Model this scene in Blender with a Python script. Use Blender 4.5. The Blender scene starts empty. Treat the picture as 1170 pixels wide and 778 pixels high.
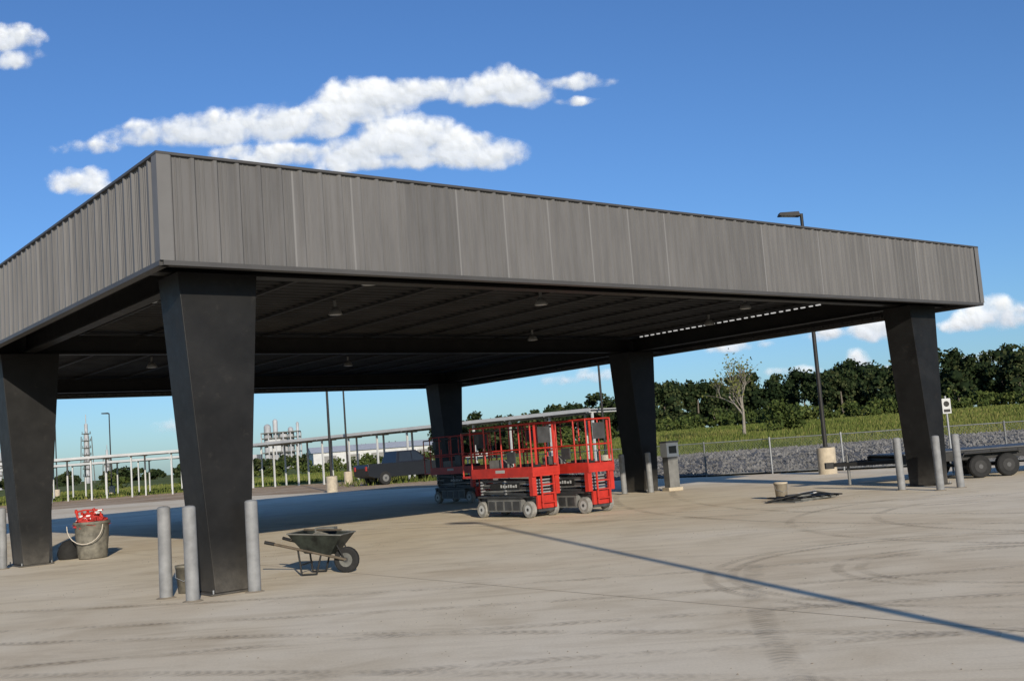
import bpy, math, random
import numpy as np
from mathutils import Vector, Matrix
random.seed(4); rng=np.random.default_rng(7)
S=bpy.context.scene
COL=S.collection
# ---------------------------------------------------------------- materials
def newmat(name):
    m=bpy.data.materials.new(name); m.use_nodes=True
    nt=m.node_tree; b=nt.nodes['Principled BSDF']
    return m,nt,b
def L(nt,a,b): nt.links.new(a,b)
def noise(nt,scale,detail=4,rough=.55,vec=None,dist=0):
    n=nt.nodes.new('ShaderNodeTexNoise'); n.inputs['Scale'].default_value=scale
    n.inputs['Detail'].default_value=detail; n.inputs['Roughness'].default_value=rough; n.inputs['Distortion'].default_value=dist
    if vec is not None: L(nt,vec,n.inputs['Vector'])
    return n
def ramp(nt,fac,stops):
    r=nt.nodes.new('ShaderNodeValToRGB'); e=r.color_ramp.elements
    while len(e)<len(stops): e.new(.5)
    for i,(p,c) in enumerate(stops):
        e[i].position=p; e[i].color=(*c,1) if len(c)==3 else c
    L(nt,fac,r.inputs['Fac']); return r
def mixc(nt,mode,fac,a,b):
    n=nt.nodes.new('ShaderNodeMix'); n.data_type='RGBA'; n.blend_type=mode
    def s(sock,v):
        if isinstance(v,(int,float)): sock.default_value=v
        elif isinstance(v,tuple): sock.default_value=(*v,1)
        else: L(nt,v,sock)
    s(n.inputs[0],fac); s(n.inputs[6],a); s(n.inputs[7],b); return n.outputs[2]
def mth(nt,op,a,b=None,c=None,clamp=False):
    n=nt.nodes.new('ShaderNodeMath'); n.operation=op; n.use_clamp=clamp
    for i,v in enumerate((a,b,c)):
        if v is None: continue
        if isinstance(v,(int,float)): n.inputs[i].default_value=v
        else: L(nt,v,n.inputs[i])
    return n.outputs[0]
def bump(nt,b,h,strength=.3,dist=.02):
    n=nt.nodes.new('ShaderNodeBump'); n.inputs['Strength'].default_value=strength; n.inputs['Distance'].default_value=dist
    L(nt,h,n.inputs['Height']); L(nt,n.outputs[0],b.inputs['Normal'])
def coord(nt,kind='Object'): 
    return nt.nodes.new('ShaderNodeTexCoord').outputs[kind]
def simple(name,col,rough=.6,metal=0,var=.25,scale=6,spec=.5,bmp=0):
    m,nt,b=newmat(name); co=coord(nt)
    n=noise(nt,scale,3,.6,co)
    d=tuple(max(0,c*(1-var)) for c in col); l=tuple(min(1,c*(1+var)) for c in col)
    r=ramp(nt,n.outputs['Fac'],[(.3,d),(.7,l)])
    L(nt,r.outputs[0],b.inputs['Base Color'])
    b.inputs['Roughness'].default_value=rough; b.inputs['Metallic'].default_value=metal
    b.inputs['Specular IOR Level'].default_value=spec
    if bmp: bump(nt,b,n.outputs['Fac'],bmp)
    return m
M={}
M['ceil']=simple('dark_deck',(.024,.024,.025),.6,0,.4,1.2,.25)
M['galv']=simple('galvanised_steel',(.28,.29,.30),.5,.3,.15,5)
M['bollard']=simple('bollard_primer',(.20,.203,.205),.65,.0,.22,5)
M['red']=simple('red_paint',(.42,.026,.016),.45,0,.2,5)
M['dgrey']=simple('dark_grey_paint',(.045,.046,.048),.5,0,.3,5)
M['mgrey']=simple('mid_grey_paint',(.14,.14,.135),.5,0,.25,5)
M['rubber']=simple('rubber',(.022,.022,.022),.85,0,.2,10,.2)
M['tyregrey']=simple('grey_rubber',(.22,.215,.20),.8,0,.3,10)
M['white']=simple('white_paint',(.7,.7,.69),.5,0,.06,4)
M['post']=simple('post_paint',(.46,.47,.47),.5,0,.1,1)
M['offwhite']=simple('offwhite_metal',(.42,.43,.43),.5,0,.1,1)
M['black']=simple('black_steel',(.018,.018,.018),.6,0,.3,8,.3)
M['tray']=simple('barrow_tray',(.018,.022,.018),.55,0,.7,7,.35)
M['wood']=simple('weathered_wood',(.09,.07,.048),.8,0,.3,12)
M['concbase']=simple('concrete_base',(.42,.36,.27),.9,0,.18,5,bmp=.2)
M['tub']=simple('muddy_plastic',(.14,.13,.105),.7,0,.45,7)
M['rope']=simple('rope',(.5,.45,.38),.9,0,.1,30)
M['bronze']=simple('pole_bronze',(.020,.019,.018),.55,0,.2,5,.3)
M['rock']=simple('crushed_rock',(.145,.14,.132),.9,0,.5,.9)
M['bark']=simple('bark',(.12,.10,.08),.9,0,.3,8)
M['paleb']=simple('pale_bark',(.22,.195,.16),.9,0,.3,8)
M['plant']=simple('refinery_steel',(.34,.35,.37),.6,.0,.3,.15)
M['glass']=simple('dark_glass',(.02,.025,.03),.1,0,.1,3)
M['truckp']=simple('truck_paint',(.012,.013,.016),.3,0,.1,3)
M['mudmetal']=simple('dusty_steel',(.11,.11,.10),.8,0,.4,6)
M['lens']=simple('lamp_lens',(.4,.4,.38),.3,0,.05,5)
M['clod']=simple('dried_mud',(.26,.22,.165),.95,0,.25,3,.1)
M['trim']=simple('fascia_trim',(.130,.127,.124),.5,0,.08,2,.3)
M['coping']=simple('coping_trim',(.06,.058,.057),.5,0,.1,2,.3)
M['rag']=simple('faded_red_rag',(.38,.04,.035),.85,0,.45,14,.1)
def gapglow():
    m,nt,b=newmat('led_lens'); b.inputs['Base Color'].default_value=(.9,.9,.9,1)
    b.inputs['Emission Color'].default_value=(1,.98,.95,1); b.inputs['Emission Strength'].default_value=.5; return m  # emissive white imitating daylight through the gap under the deck
M['led']=gapglow()
def charcoal():
    m,nt,b=newmat('charcoal_paint'); co=coord(nt); sp=nt.nodes.new('ShaderNodeSeparateXYZ'); L(nt,co,sp.inputs[0])
    n=noise(nt,2.2,4,.62,co); r=ramp(nt,n.outputs['Fac'],[(.3,(.0068,.0066,.0066)),(.72,(.0145,.0142,.014))])
    n2=noise(nt,5,4,.7,co)
    foot=mth(nt,'SUBTRACT',1,mth(nt,'DIVIDE',sp.outputs[2],.8),clamp=True); foot=mth(nt,'MULTIPLY',foot,foot)
    sc=ramp(nt,n2.outputs['Fac'],[(.6,(0,0,0)),(.78,(1,1,1))])
    f=mth(nt,'ADD',mth(nt,'MULTIPLY',foot,mth(nt,'MULTIPLY',n2.outputs['Fac'],.6)),mth(nt,'MULTIPLY',sc.outputs[0],.06),clamp=True)
    c=mixc(nt,'MIX',f,r.outputs[0],(.22,.20,.17)); L(nt,c,b.inputs['Base Color'])
    rr=mth(nt,'ADD',.38,mth(nt,'MULTIPLY',n2.outputs['Fac'],.25)); L(nt,rr,b.inputs['Roughness'])
    b.inputs['Specular IOR Level'].default_value=.22; return m
M['charcoal']=charcoal()
def fascia_mat():
    m,nt,b=newmat('fascia_sheet'); co=coord(nt)
    sp=nt.nodes.new('ShaderNodeSeparateXYZ'); L(nt,co,sp.inputs[0])
    u=mth(nt,'DIVIDE',sp.outputs[0],.915)
    q=mth(nt,'FLOOR',u)
    w=nt.nodes.new('ShaderNodeTexWhiteNoise'); w.noise_dimensions='1D'; L(nt,q,w.inputs['W'])
    r=ramp(nt,w.outputs['Value'],[(0,(.108,.105,.103)),(1,(.132,.128,.125))])
    mp=nt.nodes.new('ShaderNodeMapping'); mp.inputs['Scale'].default_value=(1,1,.10); L(nt,co,mp.inputs[0])
    n=noise(nt,8,3,.6,mp.outputs[0]); r2=ramp(nt,n.outputs['Fac'],[(.3,(.84,.84,.84)),(.7,(1.1,1.1,1.1))])
    c=mixc(nt,'MULTIPLY',1.0,r.outputs[0],r2.outputs[0])
    fr=mth(nt,'FRACT',u); seam=mth(nt,'LESS_THAN',fr,.028)
    on=mth(nt,'GREATER_THAN',w.outputs['Value'],.5)
    c=mixc(nt,'MIX',mth(nt,'MULTIPLY',mth(nt,'MULTIPLY',seam,on),.5),c,(.24,.235,.23))
    L(nt,c,b.inputs['Base Color']); b.inputs['Roughness'].default_value=.5; b.inputs['Specular IOR Level'].default_value=.28
    return m
M['fx']=fascia_mat()
def concrete():
    m,nt,b=newmat('concrete'); co=coord(nt)
    n1=noise(nt,.16,4,.6,co,.5); n2=noise(nt,.8,4,.66,co,.4); n3=noise(nt,38,2,.7,co)
    c=ramp(nt,n1.outputs['Fac'],[(.32,(.66,.545,.385)),(.5,(.74,.64,.475)),(.68,(.79,.70,.55))]).outputs[0]
    r2=ramp(nt,n2.outputs['Fac'],[(.30,(.87,.85,.82)),(.5,(1,1,1)),(.70,(1.05,1.05,1.05))])
    c=mixc(nt,'MULTIPLY',.9,c,r2.outputs[0])
    r3=ramp(nt,n3.outputs['Fac'],[(.3,(.91,.91,.90)),(.7,(1.04,1.04,1.04))])
    c=mixc(nt,'MULTIPLY',.9,c,r3.outputs[0])
    mp=nt.nodes.new('ShaderNodeMapping'); mp.inputs['Rotation'].default_value=(0,0,-.15); mp.inputs['Scale'].default_value=(.30,1.25,1); L(nt,co,mp.inputs[0])
    ns=noise(nt,1.0,4,.68,mp.outputs[0],1.4); rs=ramp(nt,ns.outputs['Fac'],[(.36,(.85,.83,.80)),(.5,(1,1,1)),(.66,(1.04,1.04,1.04))])
    c=mixc(nt,'MULTIPLY',.75,c,rs.outputs[0])
    L(nt,c,b.inputs['Base Color']); b.inputs['Roughness'].default_value=.92; b.inputs['Specular IOR Level'].default_value=.12
    bump(nt,b,n3.outputs['Fac'],.10,.01)
    return m
M['conc']=concrete()
def trackmat(name,col,amt):
    m,nt,b=newmat(name); co=coord(nt)
    au=nt.nodes.new('ShaderNodeAttribute'); au.attribute_name='tr'; s=nt.nodes.new('ShaderNodeSeparateXYZ'); L(nt,au.outputs['Vector'],s.inputs[0])
    v=mth(nt,'ABSOLUTE',s.outputs[1]); edge=mth(nt,'SUBTRACT',1,mth(nt,'POWER',v,3),clamp=True)
    td=mth(nt,'SINE',mth(nt,'ADD',mth(nt,'MULTIPLY',s.outputs[0],64),mth(nt,'MULTIPLY',v,5)))
    td=mth(nt,'ADD',mth(nt,'MULTIPLY',td,.30),.70)
    n=noise(nt,1.3,4,.7,co); nr=ramp(nt,n.outputs['Fac'],[(.38,(0,0,0)),(.68,(1,1,1))])
    al=mth(nt,'MULTIPLY',mth(nt,'MULTIPLY',edge,td),mth(nt,'MULTIPLY',nr.outputs[0],amt))
    b.inputs['Base Color'].default_value=(*col,1); b.inputs['Roughness'].default_value=.95; b.inputs['Specular IOR Level'].default_value=.1
    L(nt,al,b.inputs['Alpha']); return m
M['track']=trackmat('tyre_marks',(.34,.29,.22),.42)
M['joint']=simple('slab_joint',(.42,.36,.27),.9,0,.3,1.5,.1)
def groundmat(name,stops,s1,s2,bm=.5,dist=.1):
    m,nt,b=newmat(name); co=coord(nt)
    n1=noise(nt,s1,4,.6,co,.4); n2=noise(nt,s2,3,.7,co)
    mx=mth(nt,'ADD',mth(nt,'MULTIPLY',n1.outputs['Fac'],.55),mth(nt,'MULTIPLY',n2.outputs['Fac'],.45))
    c=ramp(nt,mx,stops); L(nt,c.outputs[0],b.inputs['Base Color']); b.inputs['Roughness'].default_value=.95; b.inputs['Specular IOR Level'].default_value=.1
    bump(nt,b,n2.outputs['Fac'],bm,dist); return m
M['grassg']=groundmat('grass_ground',[(.35,(.055,.075,.018)),(.5,(.10,.125,.028)),(.62,(.17,.165,.055))],.05,1.2)
M['dirt']=groundmat('dirt',[(.35,(.26,.18,.11)),(.5,(.42,.31,.20)),(.65,(.54,.44,.32))],.2,2.5)
M['gravelg']=groundmat('gravel_ground',[(.38,(.06,.06,.058)),(.5,(.12,.118,.115)),(.6,(.18,.175,.17))],.5,5,.5,.06)
def leafmat(name,d,l,s=.12,mid=None):
    m,nt,b=newmat(name); co=coord(nt); n=noise(nt,s,3,.6,co)
    g=nt.nodes.new('ShaderNodeNewGeometry')
    mx=mth(nt,'ADD',mth(nt,'MULTIPLY',n.outputs['Fac'],.65),mth(nt,'MULTIPLY',g.outputs['Random Per Island'],.35))
    c=ramp(nt,mx,[(.3,d),(.72,l)] if mid is None else [(.3,d),(.52,mid),(.7,l)]); L(nt,c.outputs[0],b.inputs['Base Color']); b.inputs['Roughness'].default_value=.75
    b.inputs['Specular IOR Level'].default_value=.1
    return m
M['leaf']=leafmat('tree_leaves',(.010,.020,.007),(.058,.066,.026),.07,(.024,.038,.014))
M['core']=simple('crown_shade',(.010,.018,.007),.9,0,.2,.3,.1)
M['bush']=leafmat('bush_leaves',(.03,.045,.012),(.10,.115,.032),.09,(.05,.072,.018))
M['blade']=leafmat('tall_grass',(.055,.08,.015),(.20,.185,.06),.045,(.105,.13,.03))
M['sparse']=leafmat('sparse_leaves',(.06,.07,.02),(.16,.17,.05),.5)
# ---------------------------------------------------------------- mesh builder
class MB:
    def __init__(s): s.v=[];s.f=[];s.m=[];s.mats=[];s.sm=[]
    def mi(s,k):
        if k not in s.mats: s.mats.append(k)
        return s.mats.index(k)
    def add(s,vs,fs,k,smooth=False,T=None):
        o=len(s.v)
        for p in vs:
            p=Vector(p); 
            if T is not None: p=T@p
            s.v.append(tuple(p))
        i=s.mi(k)
        for f in fs: s.f.append([o+j for j in f]); s.m.append(i); s.sm.append(bool(smooth))
    def box(s,lo,hi,k,T=None):
        x0,y0,z0=lo;x1,y1,z1=hi
        v=[(x0,y0,z0),(x1,y0,z0),(x1,y1,z0),(x0,y1,z0),(x0,y0,z1),(x1,y0,z1),(x1,y1,z1),(x0,y1,z1)]
        s.add(v,[(0,3,2,1),(4,5,6,7),(0,1,5,4),(1,2,6,5),(2,3,7,6),(3,0,4,7)],k,False,T)
    def hexa(s,b4,t4,k,T=None):
        s.add(list(b4)+list(t4),[(0,3,2,1),(4,5,6,7),(0,1,5,4),(1,2,6,5),(2,3,7,6),(3,0,4,7)],k,False,T)
    def cyl(s,p0,p1,r0,k,r1=None,n=12,T=None,cap=True,smooth=True):
        r1=r0 if r1 is None else r1
        p0=Vector(p0);p1=Vector(p1);d=(p1-p0).normalized()
        up=Vector((0,0,1)) if abs(d.z)<.95 else Vector((1,0,0))
        x=d.cross(up).normalized();y=d.cross(x)
        vs=[];
        for i in range(n):
            a=2*math.pi*i/n; vs.append(p0+(x*math.cos(a)+y*math.sin(a))*r0)
        for i in range(n):
            a=2*math.pi*i/n; vs.append(p1+(x*math.cos(a)+y*math.sin(a))*r1)
        fs=[(i,i+n,(i+1)%n+n,(i+1)%n) for i in range(n)]
        s.add(vs,fs,k,smooth,T)
        if cap: s.add(vs,[list(range(n)),list(range(2*n-1,n-1,-1))],k,False,T)
    def lathe(s,prof,k,c=(0,0,0),n=20,T=None):
        vs=[(c[0]+r*math.cos(2*math.pi*i/n),c[1]+r*math.sin(2*math.pi*i/n),c[2]+z) for r,z in prof for i in range(n)]
        fs=[(j*n+i,j*n+(i+1)%n,(j+1)*n+(i+1)%n,(j+1)*n+i) for j in range(len(prof)-1) for i in range(n)]
        s.add(vs,fs,k,True,T)
    def tube(s,pts,r,k,n=6,T=None):
        for a,b in zip(pts[:-1],pts[1:]): s.cyl(a,b,r,k,n=n,T=T)
    def wheel(s,c,ax,r,w,tk='rubber',hk='mgrey',T=None):
        c=Vector(c);ax=Vector(ax).normalized();h=ax*w/2
        s.cyl(c-h*.7,c+h*.7,r,tk,n=22,T=T); s.cyl(c-h,c-h*.7,r*.9,tk,r1=r,n=22,T=T); s.cyl(c+h*.7,c+h,r,tk,r1=r*.9,n=22,T=T)
        s.cyl(c-h*1.05,c+h*1.05,r*.55,hk,n=16,T=T); s.cyl(c-h*1.12,c+h*1.12,r*.2,'dgrey',n=10,T=T)
    def done(s,name,parent=None,bevel=0,loc=None):
        me=bpy.data.meshes.new(name); me.from_pydata(s.v,[],s.f); 
        for k in s.mats: me.materials.append(M[k])
        me.polygons.foreach_set('material_index',s.m); me.polygons.foreach_set('use_smooth',s.sm); me.update()
        o=bpy.data.objects.new(name,me); COL.objects.link(o)
        if parent: o.parent=parent
        if bevel:
            b=o.modifiers.new('bevel','BEVEL'); b.width=bevel; b.segments=2; b.limit_method='ANGLE'; b.angle_limit=math.radians(50)
        return o
def fast(name,verts,nper,mat,extra=None,parent=None):
    """verts (N,nper,3): N separate faces"""
    N=verts.shape[0]; me=bpy.data.meshes.new(name)
    me.vertices.add(N*nper); me.vertices.foreach_set('co',verts.reshape(-1).astype(np.float32))
    me.loops.add(N*nper); me.loops.foreach_set('vertex_index',np.arange(N*nper,dtype=np.int32))
    me.polygons.add(N); me.polygons.foreach_set('loop_start',np.arange(0,N*nper,nper,dtype=np.int32)); 
    me.update(calc_edges=True); me.materials.append(M[mat])
    o=bpy.data.objects.new(name,me); COL.objects.link(o)
    if parent: o.parent=parent
    return o
def empty(name):
    e=bpy.data.objects.new(name,None); COL.objects.link(e); e.empty_display_size=.3; return e
# ---------------------------------------------------------------- frame of the canopy
A0=Vector((-4.2545,13.0302,0)); YAW=.6785
TC=Matrix.Translation(A0)@Matrix.Rotation(YAW,4,'Z')
def C(s,t,z=0): return TC@Vector((s,t,z))
LEN=20.13; DEP=21.9; ZB=4.21; ZT=5.61
# ---------------------------------------------------------------- terrain
def sst(x,a,b):
    t=np.clip((x-a)/(b-a),0,1); return t*t*(3-2*t)
def hgt(x,y):
    return -.03+ sst(y,62,165)*sst(x-.02*y,-8,22)*2.2
def terrain():
    xs=np.concatenate([np.linspace(-3000,-260,12),np.linspace(-240,240,97),np.linspace(260,3000,12)])
    ys=np.concatenate([np.linspace(-400,-20,6),np.linspace(0,300,76),np.linspace(330,3500,14)])
    X,Y=np.meshgrid(xs,ys); Z=hgt(X,Y)
    v=np.stack([X,Y,Z],-1).reshape(-1,3); nx=len(xs)
    f=[(j*nx+i,j*nx+i+1,(j+1)*nx+i+1,(j+1)*nx+i) for j in range(len(ys)-1) for i in range(nx-1)]
    me=bpy.data.meshes.new('ground'); me.from_pydata(v.tolist(),[],f); me.materials.append(M['grassg'])
    me.polygons.foreach_set('use_smooth',[True]*len(f))
    o=bpy.data.objects.new('ground',me); COL.objects.link(o)
terrain()
def poly(name,pts,z,k,th=0):
    b=MB(); b.add([(x,y,z) for x,y in pts],[list(range(len(pts)))],k); return b.done(name)
poly('concrete_pavement',[(-120,-60),(60,-60),(60,8),(24,26.5),(15.5,33.6),(7.0,40.2),(-1,50),(-20,66),(-120,66)],0,'conc')
poly('dirt_ground',[(-120,66.1),(-20,66.1),(-1,50.1),(2.3,47),(6,60),(-14,84),(-36,96),(-120,96)],-.012,'dirt')
def tracks():
    V=[];F=[];A=[]
    def strip(pts,w):
        o=len(V); u=0
        for i,p in enumerate(pts):
            p=Vector(p); q=Vector(pts[min(i+1,len(pts)-1)])-Vector(pts[max(i-1,0)]); q.normalize(); n=Vector((-q.y,q.x))
            if i: u+=(p-Vector(pts[i-1])).length
            for s in(-1,1): V.append((p.x+n.x*w*s,p.y+n.y*w*s,.004)); A.append((u,float(s),0))
        for i in range(len(pts)-1): F.append((o+2*i,o+2*i+1,o+2*i+3,o+2*i+2))
    def arc(cx,cy,R,a0,a1,w=.12):
        n=max(12,int(abs(a1-a0)*R/.25)); strip([(cx+R*math.cos(a0+(a1-a0)*i/n),cy+R*math.sin(a0+(a1-a0)*i/n)) for i in range(n+1)],w)
    def bez(p0,p1,p2,off,w=.12):
        P=[];p0,p1,p2=map(Vector,(p0,p1,p2)); n=60
        for i in range(n+1):
            t=i/n; q=p0*(1-t)**2+p1*2*t*(1-t)+p2*t*t; d=((p1-p0)*(1-t)+(p2-p1)*t).normalized(); P.append((q.x-d.y*off,q.y+d.x*off))
        strip(P,w)
    for off in (-.8,.8):
        bez((-9,8.2),(-3,9.6),(6,8.6),off); bez((-14,11),(-5,11.4),(3,7.2),off); bez((-10,14),(1,10.5),(12,13),off)
        bez((4,34),(1,20),(9,15),off); bez((-8,30),(2,19),(16,20),off); bez((-20,26),(-9,17),(-7,9),off)
    bez((1.6,6.0),(1.75,9),(2.7,13),0,.13)
    for R in (1.5,1.75,2.9,3.15): arc(5.1,11.6,R,.3,5.2,.08)
    for R in (3.8,5.2): arc(9.5,17,R,1.6,6.0,.10)
    me=bpy.data.meshes.new('tyre_tracks'); me.from_pydata(V,[],F); me.materials.append(M['track'])
    at=me.attributes.new('tr','FLOAT_VECTOR','POINT'); at.data.foreach_set('vector',np.array(A,dtype=np.float32).reshape(-1))
    o=bpy.data.objects.new('tyre_tracks',me); COL.objects.link(o)
    b=MB()
    for k in range(-2,8):
        p=C(k*6.0-3.1,-14);q=C(k*6.0-3.1,DEP+3); d=(q-p).normalized(); n=Vector((-d.y,d.x,0))*.005
        b.add([p-n+Vector((0,0,.003)),q-n+Vector((0,0,.003)),q+n+Vector((0,0,.003)),p+n+Vector((0,0,.003))],[(0,1,2,3)],'joint')
    b.done('slab_joints')
tracks()
def gravel():
    xs=np.linspace(1.8,48,131); ys=np.linspace(0,1,31)
    V=[];nx=len(xs)
    def near(x): return 46.4-.79*(x)
    for j,t in enumerate(ys):
        for i,x in enumerate(xs):
            y0=max(near(x),12)+.3; y=y0+t*(68-y0)
            z=.02+.42*math.sin(min(1,t*1.6)*math.pi/2)*float(sst(np.array(t),0,.5))+rng.normal(0,.03)*min(1,t*8)
            if t>.93 or i==0: z=-.1
            V.append((x,y,float(z)))
    f=[(j*nx+i,j*nx+i+1,(j+1)*nx+i+1,(j+1)*nx+i) for j in range(len(ys)-1) for i in range(nx-1)]
    me=bpy.data.meshes.new('gravel_bed'); me.from_pydata(V,[],f); me.materials.append(M['gravelg'])
    o=bpy.data.objects.new('gravel_bed',me); COL.objects.link(o)
    N=12000; tx=rng.uniform(2.2,36,N); tt=rng.uniform(.02,.9,N)**1.3
    y0=np.maximum(46.4-.79*tx,12)+.3; ty=y0+tt*(68-y0)
    tz=.02+.42*np.sin(np.minimum(1,tt*1.6)*math.pi/2)*sst(tt,0,.5)
    base=np.array([(1,0,0),(-1,0,0),(0,1,0),(0,-1,0),(0,0,1),(0,0,-1)],float)
    F=np.array([(0,2,4),(2,1,4),(1,3,4),(3,0,4),(2,0,5),(1,2,5),(3,1,5),(0,3,5)])
    sc=rng.uniform(.04,.12,(N,1,1))*rng.uniform(.6,1.2,(N,1,3)); an=rng.uniform(0,6.28,N)
    P=base[None]*sc+rng.normal(0,.012,(N,6,3))
    x=P[...,0]*np.cos(an)[:,None]-P[...,1]*np.sin(an)[:,None]; y=P[...,0]*np.sin(an)[:,None]+P[...,1]*np.cos(an)[:,None]
    P=np.stack([x+tx[:,None],y+ty[:,None],P[...,2]+tz[:,None]+.01],-1)
    fast('gravel_stones',P[:,F].reshape(-1,3,3),3,'rock')
gravel()
def clods():
    N=900; a=rng.uniform(-.5,.5,N); d=6+rng.exponential(9,N); tx=np.sin(a)*d; ty=np.cos(a)*d
    k=N//2; cx=rng.uniform(-7,7,12); cy=rng.uniform(8,24,12); ci=rng.integers(0,12,k); tx[:k]=cx[ci]+rng.normal(0,.5,k); ty[:k]=cy[ci]+rng.normal(0,.5,k)
    base=np.array([(1,0,0),(-1,0,0),(0,1,0),(0,-1,0),(0,0,1),(0,0,-.3)],float)
    F=np.array([(0,2,4),(2,1,4),(1,3,4),(3,0,4),(2,0,5),(1,2,5),(3,1,5),(0,3,5)])
    sc=rng.uniform(.003,.011,(N,1,1))*rng.uniform(.6,1.2,(N,1,3))*np.array([1,1,.6]); P=base[None]*sc
    P=P+np.stack([tx,ty,np.full(N,.002)],-1)[:,None]
    fast('loose_gravel',P[:,F].reshape(-1,3,3),3,'clod')
clods()
# ---------------------------------------------------------------- canopy
canopy=empty('steel_canopy'); canopy.matrix_world=TC
def fascia(name,length,T,mat):
    """profile along local x, outward = -y"""
    p=.305; prof=[]; n=int(length/p); off=(length-n*p)/2
    prof.append((0,0))
    for i in range(n):
        x=off+i*p
        prof+= [(x+.080,0),(x+.105,.034),(x+.145,.034),(x+.170,0),(x+.20,0),(x+.207,.010),(x+.219,.010),(x+.226,0),(x+.262,0),(x+.269,.010),(x+.281,.010),(x+.288,0)]
    prof.append((length,0))
    m=len(prof); vs=[(x,-d,ZB) for x,d in prof]+[(x,-d,ZT) for x,d in prof]
    fs=[(i,i+1,m+i+1,m+i) for i in range(m-1)]
    b=MB(); b.add(vs,fs,mat)
    b.box((-.045,-.05,ZT-.02),(length+.045,.07,ZT+.015),'coping')
    b.box((0,-.044,ZB-.03),(length,.09,ZB+.03),'coping')
    b.box((-.044,-.0445,ZB+.03),(.13,-.037,ZT-.02),'trim'); b.box((length-.13,-.0445,ZB+.03),(length+.044,-.037,ZT-.02),'trim')
    o=b.done(name,canopy); o.matrix_local=T; return o
fascia('fascia_front',LEN,Matrix.Identity(4),'fx')
fascia('fascia_rear',LEN,Matrix.Translation((LEN,DEP,0))@Matrix.Rotation(math.pi,4,'Z'),'fx')
fascia('fascia_west',DEP,Matrix.Translation((0,DEP,0))@Matrix.Rotation(-math.pi/2,4,'Z'),'fx')
fascia('fascia_east',DEP,Matrix.Translation((LEN,0,0))@Matrix.Rotation(math.pi/2,4,'Z'),'fx')
def child(b,name,bevel=0):
    o=b.done(name,canopy,bevel); return o
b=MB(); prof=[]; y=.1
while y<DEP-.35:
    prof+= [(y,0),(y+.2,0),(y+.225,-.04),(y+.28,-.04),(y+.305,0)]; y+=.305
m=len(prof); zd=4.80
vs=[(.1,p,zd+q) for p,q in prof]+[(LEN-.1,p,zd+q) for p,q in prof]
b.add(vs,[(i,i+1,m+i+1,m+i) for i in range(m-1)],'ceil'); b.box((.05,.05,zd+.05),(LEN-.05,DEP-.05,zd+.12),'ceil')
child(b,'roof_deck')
ROWS=[1.0,10.45,20.6]; CS=[1.0,18.56]
b=MB()
def ibeam_x(y,x0,x1,z0,z1,w,k='charcoal'):
    b.box((x0,y-w/2,z0),(x1,y+w/2,z0+.03),k); b.box((x0,y-w/2,z1-.03),(x1,y+w/2,z1),k); b.box((x0,y-.012,z0+.03),(x1,y+.012,z1-.03),k)
def ibeam_y(x,y0,y1,z0,z1,w,k='charcoal'):
    b.box((x-w/2,y0,z0),(x+w/2,y1,z0+.03),k); b.box((x-w/2,y0,z1-.03),(x+w/2,y1,z1),k); b.box((x-.012,y0,z0+.03),(x+.012,y1,z1-.03),k)
for r in ROWS: ibeam_x(r,.15,LEN-.15,4.26,4.66,.26)
for c in CS:
    for y0,y1 in ((1.14,10.31),(10.59,20.46)): ibeam_y(c,y0,y1,4.262,4.655,.22)
x=2.2
while x<LEN-1:
    if min(abs(x-c) for c in CS)>.3:
        b.box((x-.035,.12,4.71),(x+.035,DEP-.12,4.754),'ceil')
    x+=1.45
for z in (4.3,): 
    b.box((.06,.10,z),(LEN-.06,.16,z+.08),'charcoal'); b.box((.06,DEP-.16,z),(LEN-.06,DEP-.1,z+.08),'charcoal')
    b.box((.08,.17,z),(.16,DEP-.17,z+.08),'charcoal'); b.box((LEN-.16,.17,z),(LEN-.08,DEP-.17,z+.08),'charcoal')
child(b,'roof_beams')
for i,c in enumerate(CS):
    for j,r in enumerate(ROWS):
        b=MB(); bw=.24; tw=.56; d=.35 if j==0 else .42
        b.hexa([(c-bw,r-d,.03),(c+bw,r-d,.03),(c+bw,r+d,.03),(c-bw,r+d,.03)],[(c-tw,r-d,4.24),(c+tw,r-d,4.24),(c+tw,r+d,4.24),(c-tw,r+d,4.24)],'charcoal')
        b.box((c-bw-.08,r-d-.06,0.002),(c+bw+.08,r+d+.06,.028),'charcoal')
        for sx_ in (-1,1):
            for sy_ in (-1,1): b.cyl((c+sx_*(bw+.04),r+sy_*(d+.03),.028),(c+sx_*(bw+.04),r+sy_*(d+.03),.075),.014,'galv',n=6)
        child(b,'column_%d'%(i*3+j+1),.012)
b=MB()
for s,t in ((1.5,4.6),(5.4,15.3),(9.2,3.6),(13.6,9.2),(15.2,3.2),(16.9,5.8),(5.5,5.5),(11.5,15.5),(9.3,10.9),(4.3,2.2)):
    b.cyl((s,t,4.60),(s,t,4.75),.03,'mgrey',n=8); b.lathe([(.05,.14),(.10,.1),(.14,0),(.13,-.01)],'mgrey',(s,t,4.47),16); b.cyl((s,t,4.465),(s,t,4.475),.12,'lens',n=16)
child(b,'downlights')
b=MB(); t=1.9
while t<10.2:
    b.box((18.70,t,4.70),(18.75,t+.09+.05*rng.uniform(),4.728),'led'); t+=.24  # added self-lit dots in place of light showing above the side beam
child(b,'light_strip')
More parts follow.
